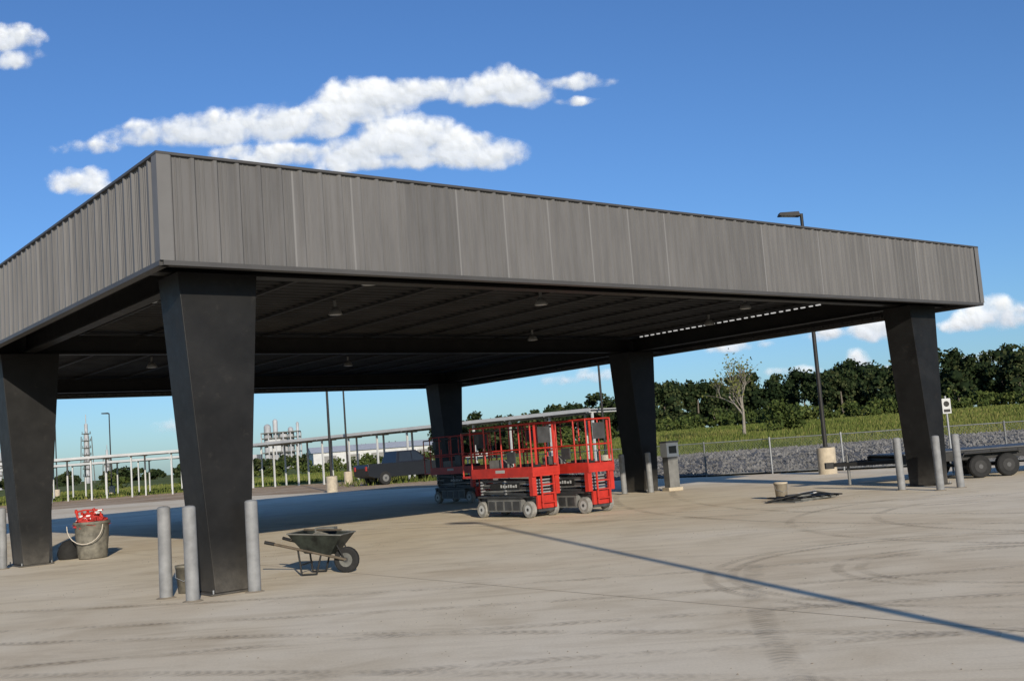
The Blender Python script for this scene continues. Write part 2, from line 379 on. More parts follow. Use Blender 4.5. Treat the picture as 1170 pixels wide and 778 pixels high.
# ---------------------------------------------------------------- bollards
for x,y in ((-4.76,14.16),(-4.24,13.60),(-3.59,14.12),(-10.32,21.2),(-9.74,21.92),(8.56,24.42),(9.06,23.46),(9.65,23.82),(3.0,32.0),(3.75,31.7)):
    b=MB(); tl=Matrix.Translation((x,y,0))@Matrix.Rotation(rng.uniform(-.012,.012),4,'X')@Matrix.Rotation(rng.uniform(-.012,.012),4,'Y')
    b.cyl((0,0,-.02),(0,0,1.16),.084,'bollard',n=24,T=tl); b.lathe([(.084,0),(.08,.012),(.06,.026),(.0,.034)],'bollard',(0,0,1.16),24,tl)
    b.lathe([(.13,0.0),(.10,.012),(.085,.015)],'clod',(0,0,0.001),24,tl)
    b.done('bollard')
# ---------------------------------------------------------------- scissor lifts
def lift(P,name='scissor_lift'):
    T=Matrix.Translation((P[0],P[1],0))@Matrix.Rotation(YAW,4,'Z')@Matrix(((0,1,0,0),(1,0,0,0),(0,0,1,0),(0,0,0,1)))
    b=MB()
    def bx(lo,hi,k): b.box(lo,hi,k,T)
    W=.81
    bx((.06,.16,.13),(2.24,W-.16,.46),'dgrey'); 
    bx((.02,.12,.2),(.08,W-.12,.5),'red'); bx((2.22,.12,.2),(2.28,W-.12,.5),'dgrey')
    for y0,y1 in ((.02,.155),(W-.155,W-.02)):
        bx((.5,y0,.14),(1.78,y1,.42),'mgrey'); bx((.5,y0-.004,.43),(1.78,y1+.004,.455),'dgrey')
        for i in range(4): bx((.56+i*.31,y0-.008 if y0<.1 else y1,.18),(.80+i*.31,y0 if y0<.1 else y1+.008,.38),'dgrey')
    for x in (.26,2.02):
        for y in (.07,W-.07): b.wheel((x,y,.19),(0,1,0),.19,.13,'tyregrey','offwhite',T)
        bx((x-.2,.15,.3),(x+.2,W-.15,.42),'dgrey')
    bx((.1,.05,.46),(2.2,W-.05,.5),'dgrey')
    for y in (.12,W-.18):
        for k in range(5):
            z=.52+k*.072; dz=.03*(1 if k%2 else -1)
            b.hexa([(.18,y,z+dz),(2.1,y,z-dz),(2.1,y+.06,z-dz),(.18,y+.06,z+dz)],[(.18,y,z+dz+.058),(2.1,y,z-dz+.058),(2.1,y+.06,z-dz+.058),(.18,y+.06,z+dz+.058)],'mgrey' if k%2 else 'dgrey',T)
    for k in range(5):
        for x in (.2,1.15,2.08): b.cyl((x,.08,.55+k*.072),(x,W-.08,.55+k*.072),.025,'galv',n=8,T=T)
    bx((.6,.085,.66),(1.7,.10,.80),'black'); 
    lx=.70
    for wd,ht in ((.05,.07),(.07,.05),(.06,.07),(.04,.07),(.07,.05),(.06,.06),(.05,.07)):
        bx((lx,.078,.695),(lx+wd,.084,.695+ht),'offwhite'); lx+=wd+.035
    bx((-.02,0,.93),(2.32,W,.99),'red'); bx((2.32,.04,.95),(2.75,W-.04,1.0),'red')
    for y in (-.004,W-.012):
        bx((-.02,y,.99),(2.32,y+.016,1.16),'red'); 
    bx((-.03,0,.99),(-.015,W,1.14),'red')
    bx((1.0,-.008,1.04),(1.35,-.005,1.11),'offwhite')
    r=.019
    ymn=.02;ymx=W-.02
    for y in (ymn,ymx):
        for x in (0,.42,1.1,1.75,2.3): b.cyl((x,y,.99),(x,y,2.14),r,'red',n=8,T=T)
        for z in (1.56,2.14): b.cyl((0,y,z),(2.3,y,z),r,'red',n=8,T=T)
        for z in (1.5,2.06): b.cyl((1.2,y+(.035 if y<.4 else -.035),z),(2.72,y+(.035 if y<.4 else -.035),z),r*.9,'dgrey' if z>2 else 'red',n=8,T=T)
        b.cyl((2.72,y+(.035 if y<.4 else -.035),1.0),(2.72,y+(.035 if y<.4 else -.035),2.06),r,'red',n=8,T=T)
    for z in (1.56,2.14): b.cyl((0,ymn,z),(0,ymx,z),r,'red',n=8,T=T)
    for z in (1.5,2.06): b.cyl((2.72,.06,z),(2.72,W-.06,z),r,'red',n=8,T=T)
    bx((-.03,.10,1.2),(-.012,.16,2.1),'red'); bx((-.03,W-.16,1.2),(-.012,W-.1,2.1),'red'); bx((-.034,.22,1.68),(-.02,W-.22,2.05),'dgrey')
    for y in (.2,W-.24): bx((-.05,y,.22),(-.02,y+.04,.93),'red')
    for z in (.32,.52,.72): bx((-.06,.2,z),(-.02,W-.2,z+.03),'red')
    bx((.02,.0,.5),(.14,.12,.93),'red'); bx((.02,W-.12,.5),(.14,W,.93),'red')
    bx((2.0,.05,1.75),(2.2,.3,2.0),'dgrey'); bx((1.3,.1,1.0),(1.7,.5,1.35),'mgrey'); bx((.5,.3,1.0),(.9,.7,1.22),'black')
    bx((.55,-.03,1.25),(.85,.0,1.52),'dgrey')
    b.tube([(1.9,.2,.5),(2.0,.16,.8),(2.14,.12,.62),(2.18,.15,.95)],.014,'black',6,T)
    return b.done(name,None,.005)
lift((.23,24.3)); lift((1.50,24.36)); lift((-1.55,33.6))
# ---------------------------------------------------------------- wheelbarrow
def barrow():
    T=Matrix.Translation((-3.0,15.75,0))@Matrix.Rotation(math.radians(-12),4,'Z')
    b=MB()
    top=[(-.38,-.33,.62),(.42,-.30,.56),(.42,.30,.56),(-.38,.33,.62)]; bot=[(-.18,-.2,.32),(.2,-.17,.28),(.2,.17,.28),(-.18,.2,.32)]
    ti=[(x*.94,y*.94,z) for x,y,z in top]; bi=[(x*.94,y*.94,z+.015) for x,y,z in bot]
    vs=top+bot+ti+bi
    fs=[(0,1,5,4),(1,2,6,5),(2,3,7,6),(3,0,4,7),(4,5,6,7),(8,12,13,9),(9,13,14,10),(10,14,15,11),(11,15,12,8),(12,15,14,13),(0,8,9,1),(1,9,10,2),(2,10,11,3),(3,11,8,0)]
    b.add(vs,fs,'tray',False,T)
    rim=top+[top[0]]; b.tube(rim,.012,'mudmetal',6,T)
    for s in(-1,1):
        b.cyl((-.66,s*.30,.50),(.12,s*.16,.28),.02,'wood',n=8,T=T); b.cyl((.12,s*.16,.28),(.40,s*.07,.19),.02,'wood',n=8,T=T)
        b.cyl((-.74,s*.315,.522),(-.60,s*.29,.485),.025,'black',n=8,T=T)
        b.tube([(-.28,s*.2,.37),(-.24,s*.2,.02),(-.02,s*.18,.02),(.06,s*.17,.30)],.014,'black',6,T)
        b.cyl((.38,s*.075,.19),(.28,s*.17,.46),.012,'black',n=6,T=T)
    b.cyl((-.24,-.2,.16),(-.24,.2,.16),.011,'black',n=6,T=T)
    b.cyl((.38,-.09,.185),(.38,.09,.185),.014,'mudmetal',n=8,T=T)
    b.wheel((.38,0,.185),(0,1,0),.185,.09,'rubber','mudmetal',T)
    b.add([(-.25,-.22,.48),(.27,-.2,.45),(.28,.18,.45),(-.25,.22,.49),(-.05,0,.62),(.12,-.05,.58)],[(0,1,5),(0,5,4),(1,2,5),(2,3,4),(2,4,5),(3,0,4)],'tub',False,T)
    b.cyl((-.3,.1,.64),(.36,-.1,.62),.016,'wood',n=6,T=T); b.box((-.1,.02,.60),(.2,.16,.66),'mudmetal',T)
    b.done('wheelbarrow')
barrow()
# ---------------------------------------------------------------- tub of rags and gloves
def tub():
    x,y=-8.98,22.3; b=MB()
    b.lathe([(0,.01),(.27,.01),(.285,.03),(.33,.5),(.335,.7),(.365,.71),(.365,.76),(.34,.76),(.32,.5),(.27,.06),(0,.06)],'tub',(x,y,0),28)
    b.cyl((x,y,.6),(x,y,.64),.31,'mudmetal',n=20)
    pts=[(x-.37*math.cos(a)*1.0,y-.36-.02*math.sin(a)*3,.70-.38*math.sin(a)) for a in np.linspace(0,math.pi,12)]
    b.tube(pts,.009,'rope',6)
    random.seed(9)
    n=26; rings=8; vs=[]
    for j in range(rings+1):
        f=j/rings; rr=.31*math.sqrt(max(0,1-f*f))
        for i in range(n):
            a=2*math.pi*i/n; k=1+.16*math.sin(a*5+j*1.7)+.12*math.sin(a*9-j*2.1)+random.uniform(-.06,.06)
            vs.append((x+rr*k*math.cos(a),y+rr*k*math.sin(a),.66+.28*f+.03*math.sin(a*4+j*2)*(1 if j<rings else 0)))
    b.add(vs,[(j*n+i,j*n+(i+1)%n,(j+1)*n+(i+1)%n,(j+1)*n+i) for j in range(rings) for i in range(n)],'rag',False)
    for i in range(12):
        a=random.uniform(3.4,6.0); rr=random.uniform(.16,.3); px=x+rr*math.cos(a); py=y+rr*math.sin(a); z=random.uniform(.78,.98)
        T=Matrix.Translation((px,py,z))@Matrix.Rotation(a+1.57+random.uniform(-.5,.5),4,'Z')@Matrix.Rotation(random.uniform(-.5,.5),4,'X')
        b.box((-.04,-.03,-.014),(.04,.03,.014),'white' if i<8 else 'red',T)
    for i in range(6):
        px=x-.25+i*.1; b.cyl((px,y-.08,.84),(px+random.uniform(-.06,.06),y-.12,.98+random.uniform(-.03,.05)),.03,'red',n=8)
    b.tube([(x-.3,y-.1,.96),(x-.1,y-.12,1.0),(x+.28,y-.1,.98)],.018,'red',6)
    b.done('tool_tub')
    b=MB(); x,y=-4.62,14.62
    b.lathe([(0,.0),(.125,0),(.15,.34),(.158,.34),(.158,.37),(.14,.37),(.12,.04),(0,.04)],'tub',(x,y,.002),20)
    b.tube([(x-.155,y,.34),(x-.13,y-.1,.22),(x,y-.17,.17),(x+.13,y-.1,.22),(x+.155,y,.34)],.004,'galv',5); b.done('bucket')
    b=MB(); x,y=-9.4,22.6
    b.lathe([(0,.4),(.12,.36),(.2,.25),(.24,.1),(.2,0)],'rubber',(x-.2,y,.0),12); b.done('rubble_bag')
tub()
# ---------------------------------------------------------------- covers and bucket on the slab (right)
def pile():
    b=MB(); T=Matrix.Translation((6.1,23.7,0))@Matrix.Rotation(.5,4,'Z')
    b.box((-.75,-.4,.0),(.5,.42,.03),'mudmetal',T@Matrix.Rotation(.15,4,'Z')); b.box((-.45,-.45,.035),(.6,.35,.065),'mudmetal',T)
    for i in range(6): b.box((-.6+i*.24,-.5,.07),(-.5+i*.24,.45,.1),'black',T@Matrix.Rotation(-.1,4,'Z'))
    b.cyl((-.1,0,.1),(-.1,0,.13),.28,'mudmetal',n=20,T=T); b.tube([(-.9,.1,.04),(-.3,-.3,.16),(.5,.1,.15),(1.0,-.1,.03)],.02,'black',6,T)
    b.cyl((.1,.2,.1),(.7,.3,.12),.04,'white',n=8,T=T)
    b.done('steel_plate_stack')
    b=MB(); x,y=5.85,24.5
    b.lathe([(0,.0),(.125,0),(.15,.34),(.158,.34),(.158,.38),(.14,.38),(.12,.04),(0,.04)],'concbase',(x,y,.002),20)
    b.tube([(x-.155,y,.34),(x-.13,y-.1,.22),(x,y-.17,.17),(x+.13,y-.1,.22),(x+.155,y,.34)],.004,'galv',5); b.done('bucket')
pile()
b=MB(); T=Matrix.Translation((4.45,32.1,0))@Matrix.Rotation(.4,4,'Z')
b.box((-.24,-.2,0),(.24,.2,.1),'concbase',T); b.box((-.17,-.16,.1),(.17,.16,1.0),'mgrey',T); b.box((-.2,-.19,1.0),(.2,.19,1.42),'white',T); b.box((-.13,-.196,1.1),(.13,-.19,1.32),'glass',T)
b.box((-.22,-.22,1.42),(.22,.2,1.47),'mgrey',T); b.done('fuel_pedestal',None,.01)
# ---------------------------------------------------------------- street lamps
def lamp(x,y,h=8.4,ang=math.pi,gz=0):
    b=MB(); b.cyl((x,y,gz-.05),(x,y,gz+.84),.3,'concbase',n=24); b.lathe([(.3,0),(.29,.015),(0,.02)],'concbase',(x,y,gz+.84),24)
    b.box((x-.15,y-.15,gz+.86),(x+.15,y+.15,gz+.885),'bronze'); b.cyl((x,y,gz+.88),(x,y,gz+h),.075,'bronze',r1=.055,n=14)
    T=Matrix.Translation((x,y,gz+h))@Matrix.Rotation(ang,4,'Z')
    b.cyl((0,0,-.08),(.28,0,-.02),.03,'bronze',n=8,T=T)
    b.hexa([(.06,-.16,-.09),(.78,-.17,-.03),(.78,.17,-.03),(.06,.16,-.09)],[(.1,-.12,.07),(.74,-.14,.07),(.74,.14,.07),(.1,.12,.07)],'bronze',T)
    b.box((.2,-.12,-.09),(.68,.12,-.07),'lens',T@Matrix.Rotation(-.06,4,'Y'))
    b.done('street_lamp',None,.004)
lamp(10.05,35.4,8.72); lamp(-10.2,57.5); lamp(-12.3,76); lamp(4.8,60.5); lamp(-42.5,111); lamp(-52.5,121)
lamp(5.75,-.9,8.4,math.radians(150))
# ---------------------------------------------------------------- parking sign, fence
b=MB(); b.cyl((12.0,30,0),(12.0,30,2.15),.03,'galv',n=8); b.box((11.88,29.955,1.66),(12.12,29.965,2.08),'offwhite'); b.box((11.91,29.95,1.70),(12.09,29.954,1.78),'black'); b.cyl((12.0,29.951,1.93),(12.0,29.954,1.93),.08,'black',n=16); b.done('parking_sign')
def fence(p0,p1,h,name='chainlink_fence'):
    b=MB(); p0=Vector(p0);p1=Vector(p1);d=(p1-p0);Ln=d.length;d.normalize(); n=int(Ln/2.6)
    for i in range(n+1):
        p=p0+d*(i*Ln/n); b.cyl((p.x,p.y,-.05),(p.x,p.y,h+.06),.034,'galv',n=8)
    for z in (h,.06): b.cyl((p0.x,p0.y,z),(p1.x,p1.y,z),.018,'galv',n=6)
    st=.11; r=.0026; k=int((Ln+h)/st)
    for s in (1,-1):
        for i in range(k):
            u0=-h+i*st; a,bn=u0,u0+h; za,zb=(0.05,h)
            if a<0: za=za+(-a)/h*(h-.05); a=0
            if bn>Ln: zb=.05+(Ln-u0)/h*(h-.05); bn=Ln
            if bn<=a: continue
            if s<0: za,zb=h+.05-za,h+.05-zb
            A=p0+d*a;B=p0+d*bn
            b.cyl((A.x,A.y,za),(B.x,B.y,zb),r,'galv',n=3,cap=False)
    b.done(name)
fence((-2.5,50.4,0),(7.0,40.9,0),1.25); fence((7.0,40.9,0),(15.5,34.3,0),1.25); fence((15.5,34.3,0),(30,22,0),1.25)
# ---------------------------------------------------------------- flatbed trailer
def trailer():
    T=Matrix.Translation((9.4,26.9,0))@Matrix.Rotation(math.radians(3),4,'Z'); b=MB()
    for y in (0,1.95): b.box((0,y,.46),(6.2,y+.08,.68),'black',T)
    for i in range(11): b.box((.02+i*.6,.08,.56),(.10+i*.6,1.95,.62),'black',T)
    for i in range(9): b.box((.0,.09+i*.207,.685),(6.2,.09+i*.207+.19,.72),'dgrey',T)
    for i in range(9): b.box((.3+i*.7,-.03,.55),(.38+i*.7,0,.66),'black',T)
    b.hexa([(-1.3,.95,.5),(0,.1,.5),(0,.2,.5),(-1.3,1.02,.5)],[(-1.3,.95,.6),(0,.1,.6),(0,.2,.6),(-1.3,1.02,.6)],'black',T)
    b.hexa([(-1.3,1.02,.5),(0,1.82,.5),(0,1.92,.5),(-1.3,1.1,.5)],[(-1.3,1.02,.6),(0,1.82,.6),(0,1.92,.6),(-1.3,1.1,.6)],'black',T)
    b.cyl((-.9,1.02,.02),(-.9,1.02,.8),.04,'mgrey',n=8,T=T); b.box((-1.5,.96,.46),(-1.28,1.08,.62),'black',T)
    for x in (2.0,2.72):
        for y in (-.12,2.15): b.wheel((x,y,.285),(0,1,0),.285,.2,'rubber','black',T)
        b.cyl((x,-.05,.285),(x,2.1,.285),.04,'black',n=8,T=T)
    for y0,y1 in ((-.26,-.02),(2.05,2.29)):
        b.box((1.6,y0,.61),(3.12,y1,.64),'black',T)
        b.hexa([(1.45,y0,.42),(1.48,y0,.42),(1.48,y1,.42),(1.45,y1,.42)],[(1.58,y0,.63),(1.61,y0,.63),(1.61,y1,.63),(1.58,y1,.63)],'black',T)
    b.done('flatbed_trailer',None,.005)
trailer()
# ---------------------------------------------------------------- covered walkways (light roof, white posts)
def carport(p0,p1,h,w=5.0,name='covered_walkway'):
    p0=Vector((*p0,0));p1=Vector((*p1,0)); d=(p1-p0); Ln=d.length; ang=math.atan2(d.y,d.x)
    T=Matrix.Translation(p0)@Matrix.Rotation(ang,4,'Z'); b=MB()
    b.box((0,-w/2,h),(Ln,w/2,h+.05),'offwhite',T); 
    for y in(-w/2-.03,w/2): b.box((-.02,y,h-.10),(Ln+.02,y+.03,h+.10),'offwhite',T)
    n=int(Ln/3.2)
    for i in range(n+1):
        x=.3+i*(Ln-.6)/n
        for y in (-w/2+.5,w/2-.5): b.box((x-.055,y-.055,-.05),(x+.055,y+.055,h-.15),'post',T)
        b.box((x-.06,-w/2+.02,h-.15),(x+.06,w/2-.02,h-.005),'offwhite',T)
    b.done(name)
carport((5.6,62),(-21,88.5),3.45,4.2); carport((-21.6,89),(-75,89),3.45,4.2); carport((-30,104),(-78,104),3.2,4)
# ---------------------------------------------------------------- pickup
def pickup(x,y,ang,name='pickup_truck',pk='truckp'):
    T=Matrix.Translation((x,y,0))@Matrix.Rotation(ang,4,'Z')@Matrix.Scale(1.06,4); b=MB()
    def ext(prof,y0,y1,k,in_=0):
        n=len(prof); vs=[(px,y0,pz) for px,pz in prof]+[(px,y1,pz) for px,pz in prof]
        b.add(vs,[list(range(n)),list(range(2*n-1,n-1,-1))]+[(i,i+n,(i+1)%n+n,(i+1)%n) for i in range(n)],k,False,T)
    ext([(-2.8,.55),(-2.85,1.0),(-2.8,1.2),(.9,1.2),(1.05,1.22),(2.6,1.1),(2.75,.95),(2.75,.5),(2.3,.42),(-2.4,.42)],-.95,.95,pk)
    b.hexa([(-1.0,-.92,1.2),(1.25,-.92,1.2),(1.25,.92,1.2),(-1.0,.92,1.2)],[(-.8,-.74,1.88),(.45,-.74,1.88),(.45,.74,1.88),(-.8,.74,1.88)],pk,T)
    for s in(-1,1):
        b.add([(-.78,s*.905,1.27),(.05,s*.905,1.27),(.05,s*.795,1.8),(-.68,s*.795,1.8)],[(0,1,2,3)],'glass',False,T)
        b.add([(.12,s*.905,1.27),(.98,s*.905,1.27),(.42,s*.795,1.8),(.12,s*.795,1.8)],[(0,1,2,3)],'glass',False,T)
        b.box((.85,s*.95-.02,1.22),(1.0,s*1.12,1.38),'black',T)
    b.add([(1.23,-.82,1.28),(1.23,.82,1.28),(.59,.68,1.82),(.59,-.68,1.82)],[(0,1,2,3)],'glass',False,T)
    b.box((-2.7,-.8,1.2),(-1.1,.8,1.215),'rubber',T); b.box((2.74,-.85,.5),(2.82,.85,.68),'mgrey',T); b.box((2.74,-.6,.75),(2.77,.6,1.0),'black',T)
    for s in(-.72,.72): b.box((2.72,s-.16,.85),(2.775,s+.16,1.02),'lens',T); b.box((-2.87,s-.1,.85),(-2.84,s+.1,1.1),'red',T)
    for xx in (-1.75,1.75):
        for yy in (-.86,.86): b.wheel((xx,yy,.38),(0,1,0),.38,.26,'rubber','mgrey',T)
    b.done(name,None,.03)
pickup(-7.4,67.5,math.radians(35))
# ---------------------------------------------------------------- far buildings and refinery
b=MB(); T=Matrix.Translation((-58,300,0))@Matrix.Rotation(math.radians(14),4,'Z')
b.box((0,0,0),(50,24,4.4),'offwhite',T); b.add([(-.6,-.6,4.4),(50.6,-.6,4.4),(50.6,12,6.2),(-.6,12,6.2),(-.6,24.6,4.4),(50.6,24.6,4.4)],[(0,1,2,3),(3,2,5,4),(0,3,4),(1,5,2)],'post',False,T)
for i in range(7): b.box((3+i*6.6,-.06,.1),(6.4+i*6.6,-.0,3.4),'mgrey',T)
b.done('white_warehouse')
def column_tower(x,y,h,r,name='refinery_tower'):
    b=MB(); b.cyl((x,y,0),(x,y,h*.8),r,'plant',n=14); b.cyl((x,y,h*.8),(x,y,h*.95),r*.7,'plant',n=12); b.cyl((x,y,h*.95),(x,y,h*1.1),r*.2,'plant',n=8)
    k=int(h/4)
    for i in range(1,k):
        z=i*h*.9/k; b.cyl((x,y,z),(x,y,z+.35),r*1.9,'mudmetal',n=10); 
        for a in range(6): b.cyl((x+r*1.85*math.cos(a),y+r*1.85*math.sin(a),z),(x+r*1.85*math.cos(a),y+r*1.85*math.sin(a),z+1.5),.12,'mudmetal',n=4)
    for dx in (-1,1):
        for dy in (-1,1): b.cyl((x+dx*r*2.2,y+dy*r*2.2,0),(x+dx*r*1.6,y+dy*r*1.6,h*.75),.25,'mudmetal',n=5)
    b.done(name)
column_tower(-243,600,35,1.3); column_tower(-234,606,19,1.0); column_tower(-292,600,22,1.3)
b=MB(); x0,y0=-141,600
for i,(dx,h,r) in enumerate([(0,24,2),(4.5,27,1.4),(9,19,2.4),(13,22,1.5),(17,25,.8)]):
    b.cyl((x0+dx,y0,0),(x0+dx,y0,h),r,'plant',n=12); b.lathe([(r,0),(r*.7,r*.5),(0,r*.8)],'plant',(x0+dx,y0,h),12)
for z in (5,9,13,17,20):
    b.box((x0-3,y0-4,z),(x0+18,y0+4,z+.6),'mudmetal')
for i in range(6):
    for yy in (-4,4): b.box((x0-3+i*4.1,y0+yy-.3,0),(x0-2.4+i*4.1,y0+yy+.3,20),'plant')
b.box((x0+1,y0-3.9,9.8),(x0+8,y0,16.6),'offwhite'); b.box((x0-30,y0-3,0),(x0-6,y0+6,9),'plant'); b.box((x0+22,y0-3,0),(x0+40,y0+6,7),'offwhite')
b.done('refinery_unit')
# ---------------------------------------------------------------- vegetation
def leaf_quads(cen,size,n):
    a=rng.normal(size=(n,3)); a/=np.linalg.norm(a,axis=1,keepdims=True); b_=rng.normal(size=(n,3)); b_-=a*np.sum(a*b_,1,keepdims=True); b_/=np.linalg.norm(b_,axis=1,keepdims=True)
    s=size[:,None]*.5
    return np.stack([cen-a*s-b_*s*.8,cen+a*s-b_*s*.6,cen+a*s*.8+b_*s,cen-a*s*.7+b_*s*.8],1)
def crown(cx,cy,gz,h,w,nl,nleaf,ls):
    out=[];blobs=[]
    for i in range(nl):
        t=rng.uniform(.12,1); a=rng.uniform(0,6.28); rr=w*.5*rng.uniform(.2,.95)*math.sqrt(max(.05,1-((t-.5)/.62)**2))
        c=np.array([cx+math.cos(a)*rr,cy+math.sin(a)*rr,gz+h*(.1+.8*t)]); r=rng.uniform(.12,.24)*w
        v=rng.normal(size=(nleaf,3)); v/=np.linalg.norm(v,axis=1,keepdims=True); v*=rng.uniform(.65,1.12,(nleaf,1))*r; v[:,2]*=.75
        out.append(leaf_quads(c+v,rng.uniform(.5,1.3,nleaf)*ls,nleaf)); blobs.append((c,r*.66))
    return np.concatenate(out),blobs
def treeline():
    Q=[];trunk=MB()
    xs=[]
    for i in range(72):
        x=-12+i*2.9+rng.uniform(-1.5,1.5); y=205+rng.uniform(-10,14)+max(0,(40-x))*.7
        hh=np.interp(x,[-10,20,45,70,90,200],[9.5,9.8,10.2,10.8,12.3,13]); xs.append((x,y,hh*rng.uniform(.74,1.14)))
    for i in range(50):
        x=-20+i*4.2+rng.uniform(-2,2); xs.append((x,238+rng.uniform(-8,10)+max(0,(40-x))*.7,np.interp(x,[-10,45,90,200],[10,11.5,13.6,14.2])*rng.uniform(.82,1.12)))
    for x,y,h in xs:
        g=float(hgt(np.array(x),np.array(y))); q,bl=crown(x,y,g,h,h*.78,14,80,.55); Q.append(q)
        trunk.cyl((x,y,g-.2),(x+rng.uniform(-.5,.5),y,g+h*.6),.28,'bark',r1=.12,n=6)
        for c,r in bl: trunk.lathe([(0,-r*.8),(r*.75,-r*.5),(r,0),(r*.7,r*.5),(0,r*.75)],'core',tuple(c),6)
    e=empty('treeline'); fast('crowns',np.concatenate(Q),4,'leaf',parent=e); trunk.done('trunks',e)
    Q=[]
    for i in range(120):
        x=-420+i*3.6; y=470+rng.uniform(-20,20); h=rng.uniform(6,9) if x>-90 else rng.uniform(4,7)
        q,bl=crown(x,y,-.5,h,h*1.3,7,40,1.4); Q.append(q)
    fast('distant_woods',np.concatenate(Q),4,'leaf')
    Q=[]
    for i in range(170):
        x=rng.uniform(2,125); y=rng.uniform(165,198)+ (max(0,40-x))*.5; h=rng.uniform(1.2,3.8); g=float(hgt(np.array(x),np.array(y)))
        q,bl=crown(x,y,g-.3,h,h*1.5,6,45,.42); Q.append(q)
    for i in range(40):
        x=rng.uniform(-60,-14); y=rng.uniform(150,230); h=rng.uniform(1.0,2.6); q,bl=crown(x,y,-.3,h,h*1.8,6,45,.42); Q.append(q)
    fast('brush',np.concatenate(Q),4,'bush')
treeline()
def tallgrass():
    N=120000; y=66+ (rng.uniform(0,1,N)**1.15)*120; x=rng.uniform(-.12,.62,N)*y+rng.uniform(-4,4,N)
    g=hgt(x,y); n=np.sin(x*.23+1)*np.cos(y*.17)+np.sin(x*.7+y*.31)*.5
    h=(.22+.12*n+rng.uniform(0,.28,N)).clip(.1,.75); w=rng.uniform(.03,.08,N)*(y/90); an=rng.uniform(0,3.14,N)
    dx=np.cos(an)*w;dy=np.sin(an)*w; lx=rng.normal(0,.14,N)
    V=np.stack([np.stack([x-dx,y-dy,g-.05],-1),np.stack([x+dx,y+dy,g-.05],-1),np.stack([x+lx,y+lx,g+h],-1)],1)
    fast('tall_grass',V,3,'blade')
    N=26000; y=rng.uniform(92,170,N); x=-rng.uniform(.0,.55,N)*y; h=rng.uniform(.1,.3,N); w=rng.uniform(.05,.14,N); an=rng.uniform(0,3.14,N); dx=np.cos(an)*w;dy=np.sin(an)*w
    V=np.stack([np.stack([x-dx,y-dy,0*x-.05],-1),np.stack([x+dx,y+dy,0*x-.05],-1),np.stack([x,y,h],-1)],1); fast('verge_grass',V,3,'blade')
tallgrass()
def sparse_tree(x,y,h):
    g=float(hgt(np.array(x),np.array(y))); b=MB(); tips=[]
    random.seed(12)
    def br(p,d,l,r,dep):
        q=p+d*l; b.cyl(p,q,r,'paleb',r1=r*.62,n=6 if dep>2 else 4,cap=False)
        if dep<=3: tips.append(q)
        if dep==0: return
        for i in range(3 if dep>1 else 2):
            nd=(d+Vector((random.uniform(-.8,.8),random.uniform(-.8,.8),random.uniform(-.05,.4)))).normalized()
            br(p+d*l*random.uniform(.5,1),nd,l*random.uniform(.6,.88),r*.56,dep-1)
    br(Vector((x,y,g-.2)),Vector((.04,0,1)),h*.27,.2,5)
    e=empty('sparse_tree'); b.done('trunk_and_limbs',e)
    t=np.array([tuple(q) for q in tips]); t=np.repeat(t,2,0)+rng.normal(0,.25,(len(t)*2,3))
    fast('leaves',leaf_quads(t,rng.uniform(.12,.26,len(t)),len(t)),4,'sparse',parent=e)
sparse_tree(23.5,112,11.6)
Q,bl=crown(29.5,118,float(hgt(np.array(29.5),np.array(118.))),3.2,5.5,12,120,.3); fast('shrub',Q,4,'bush')
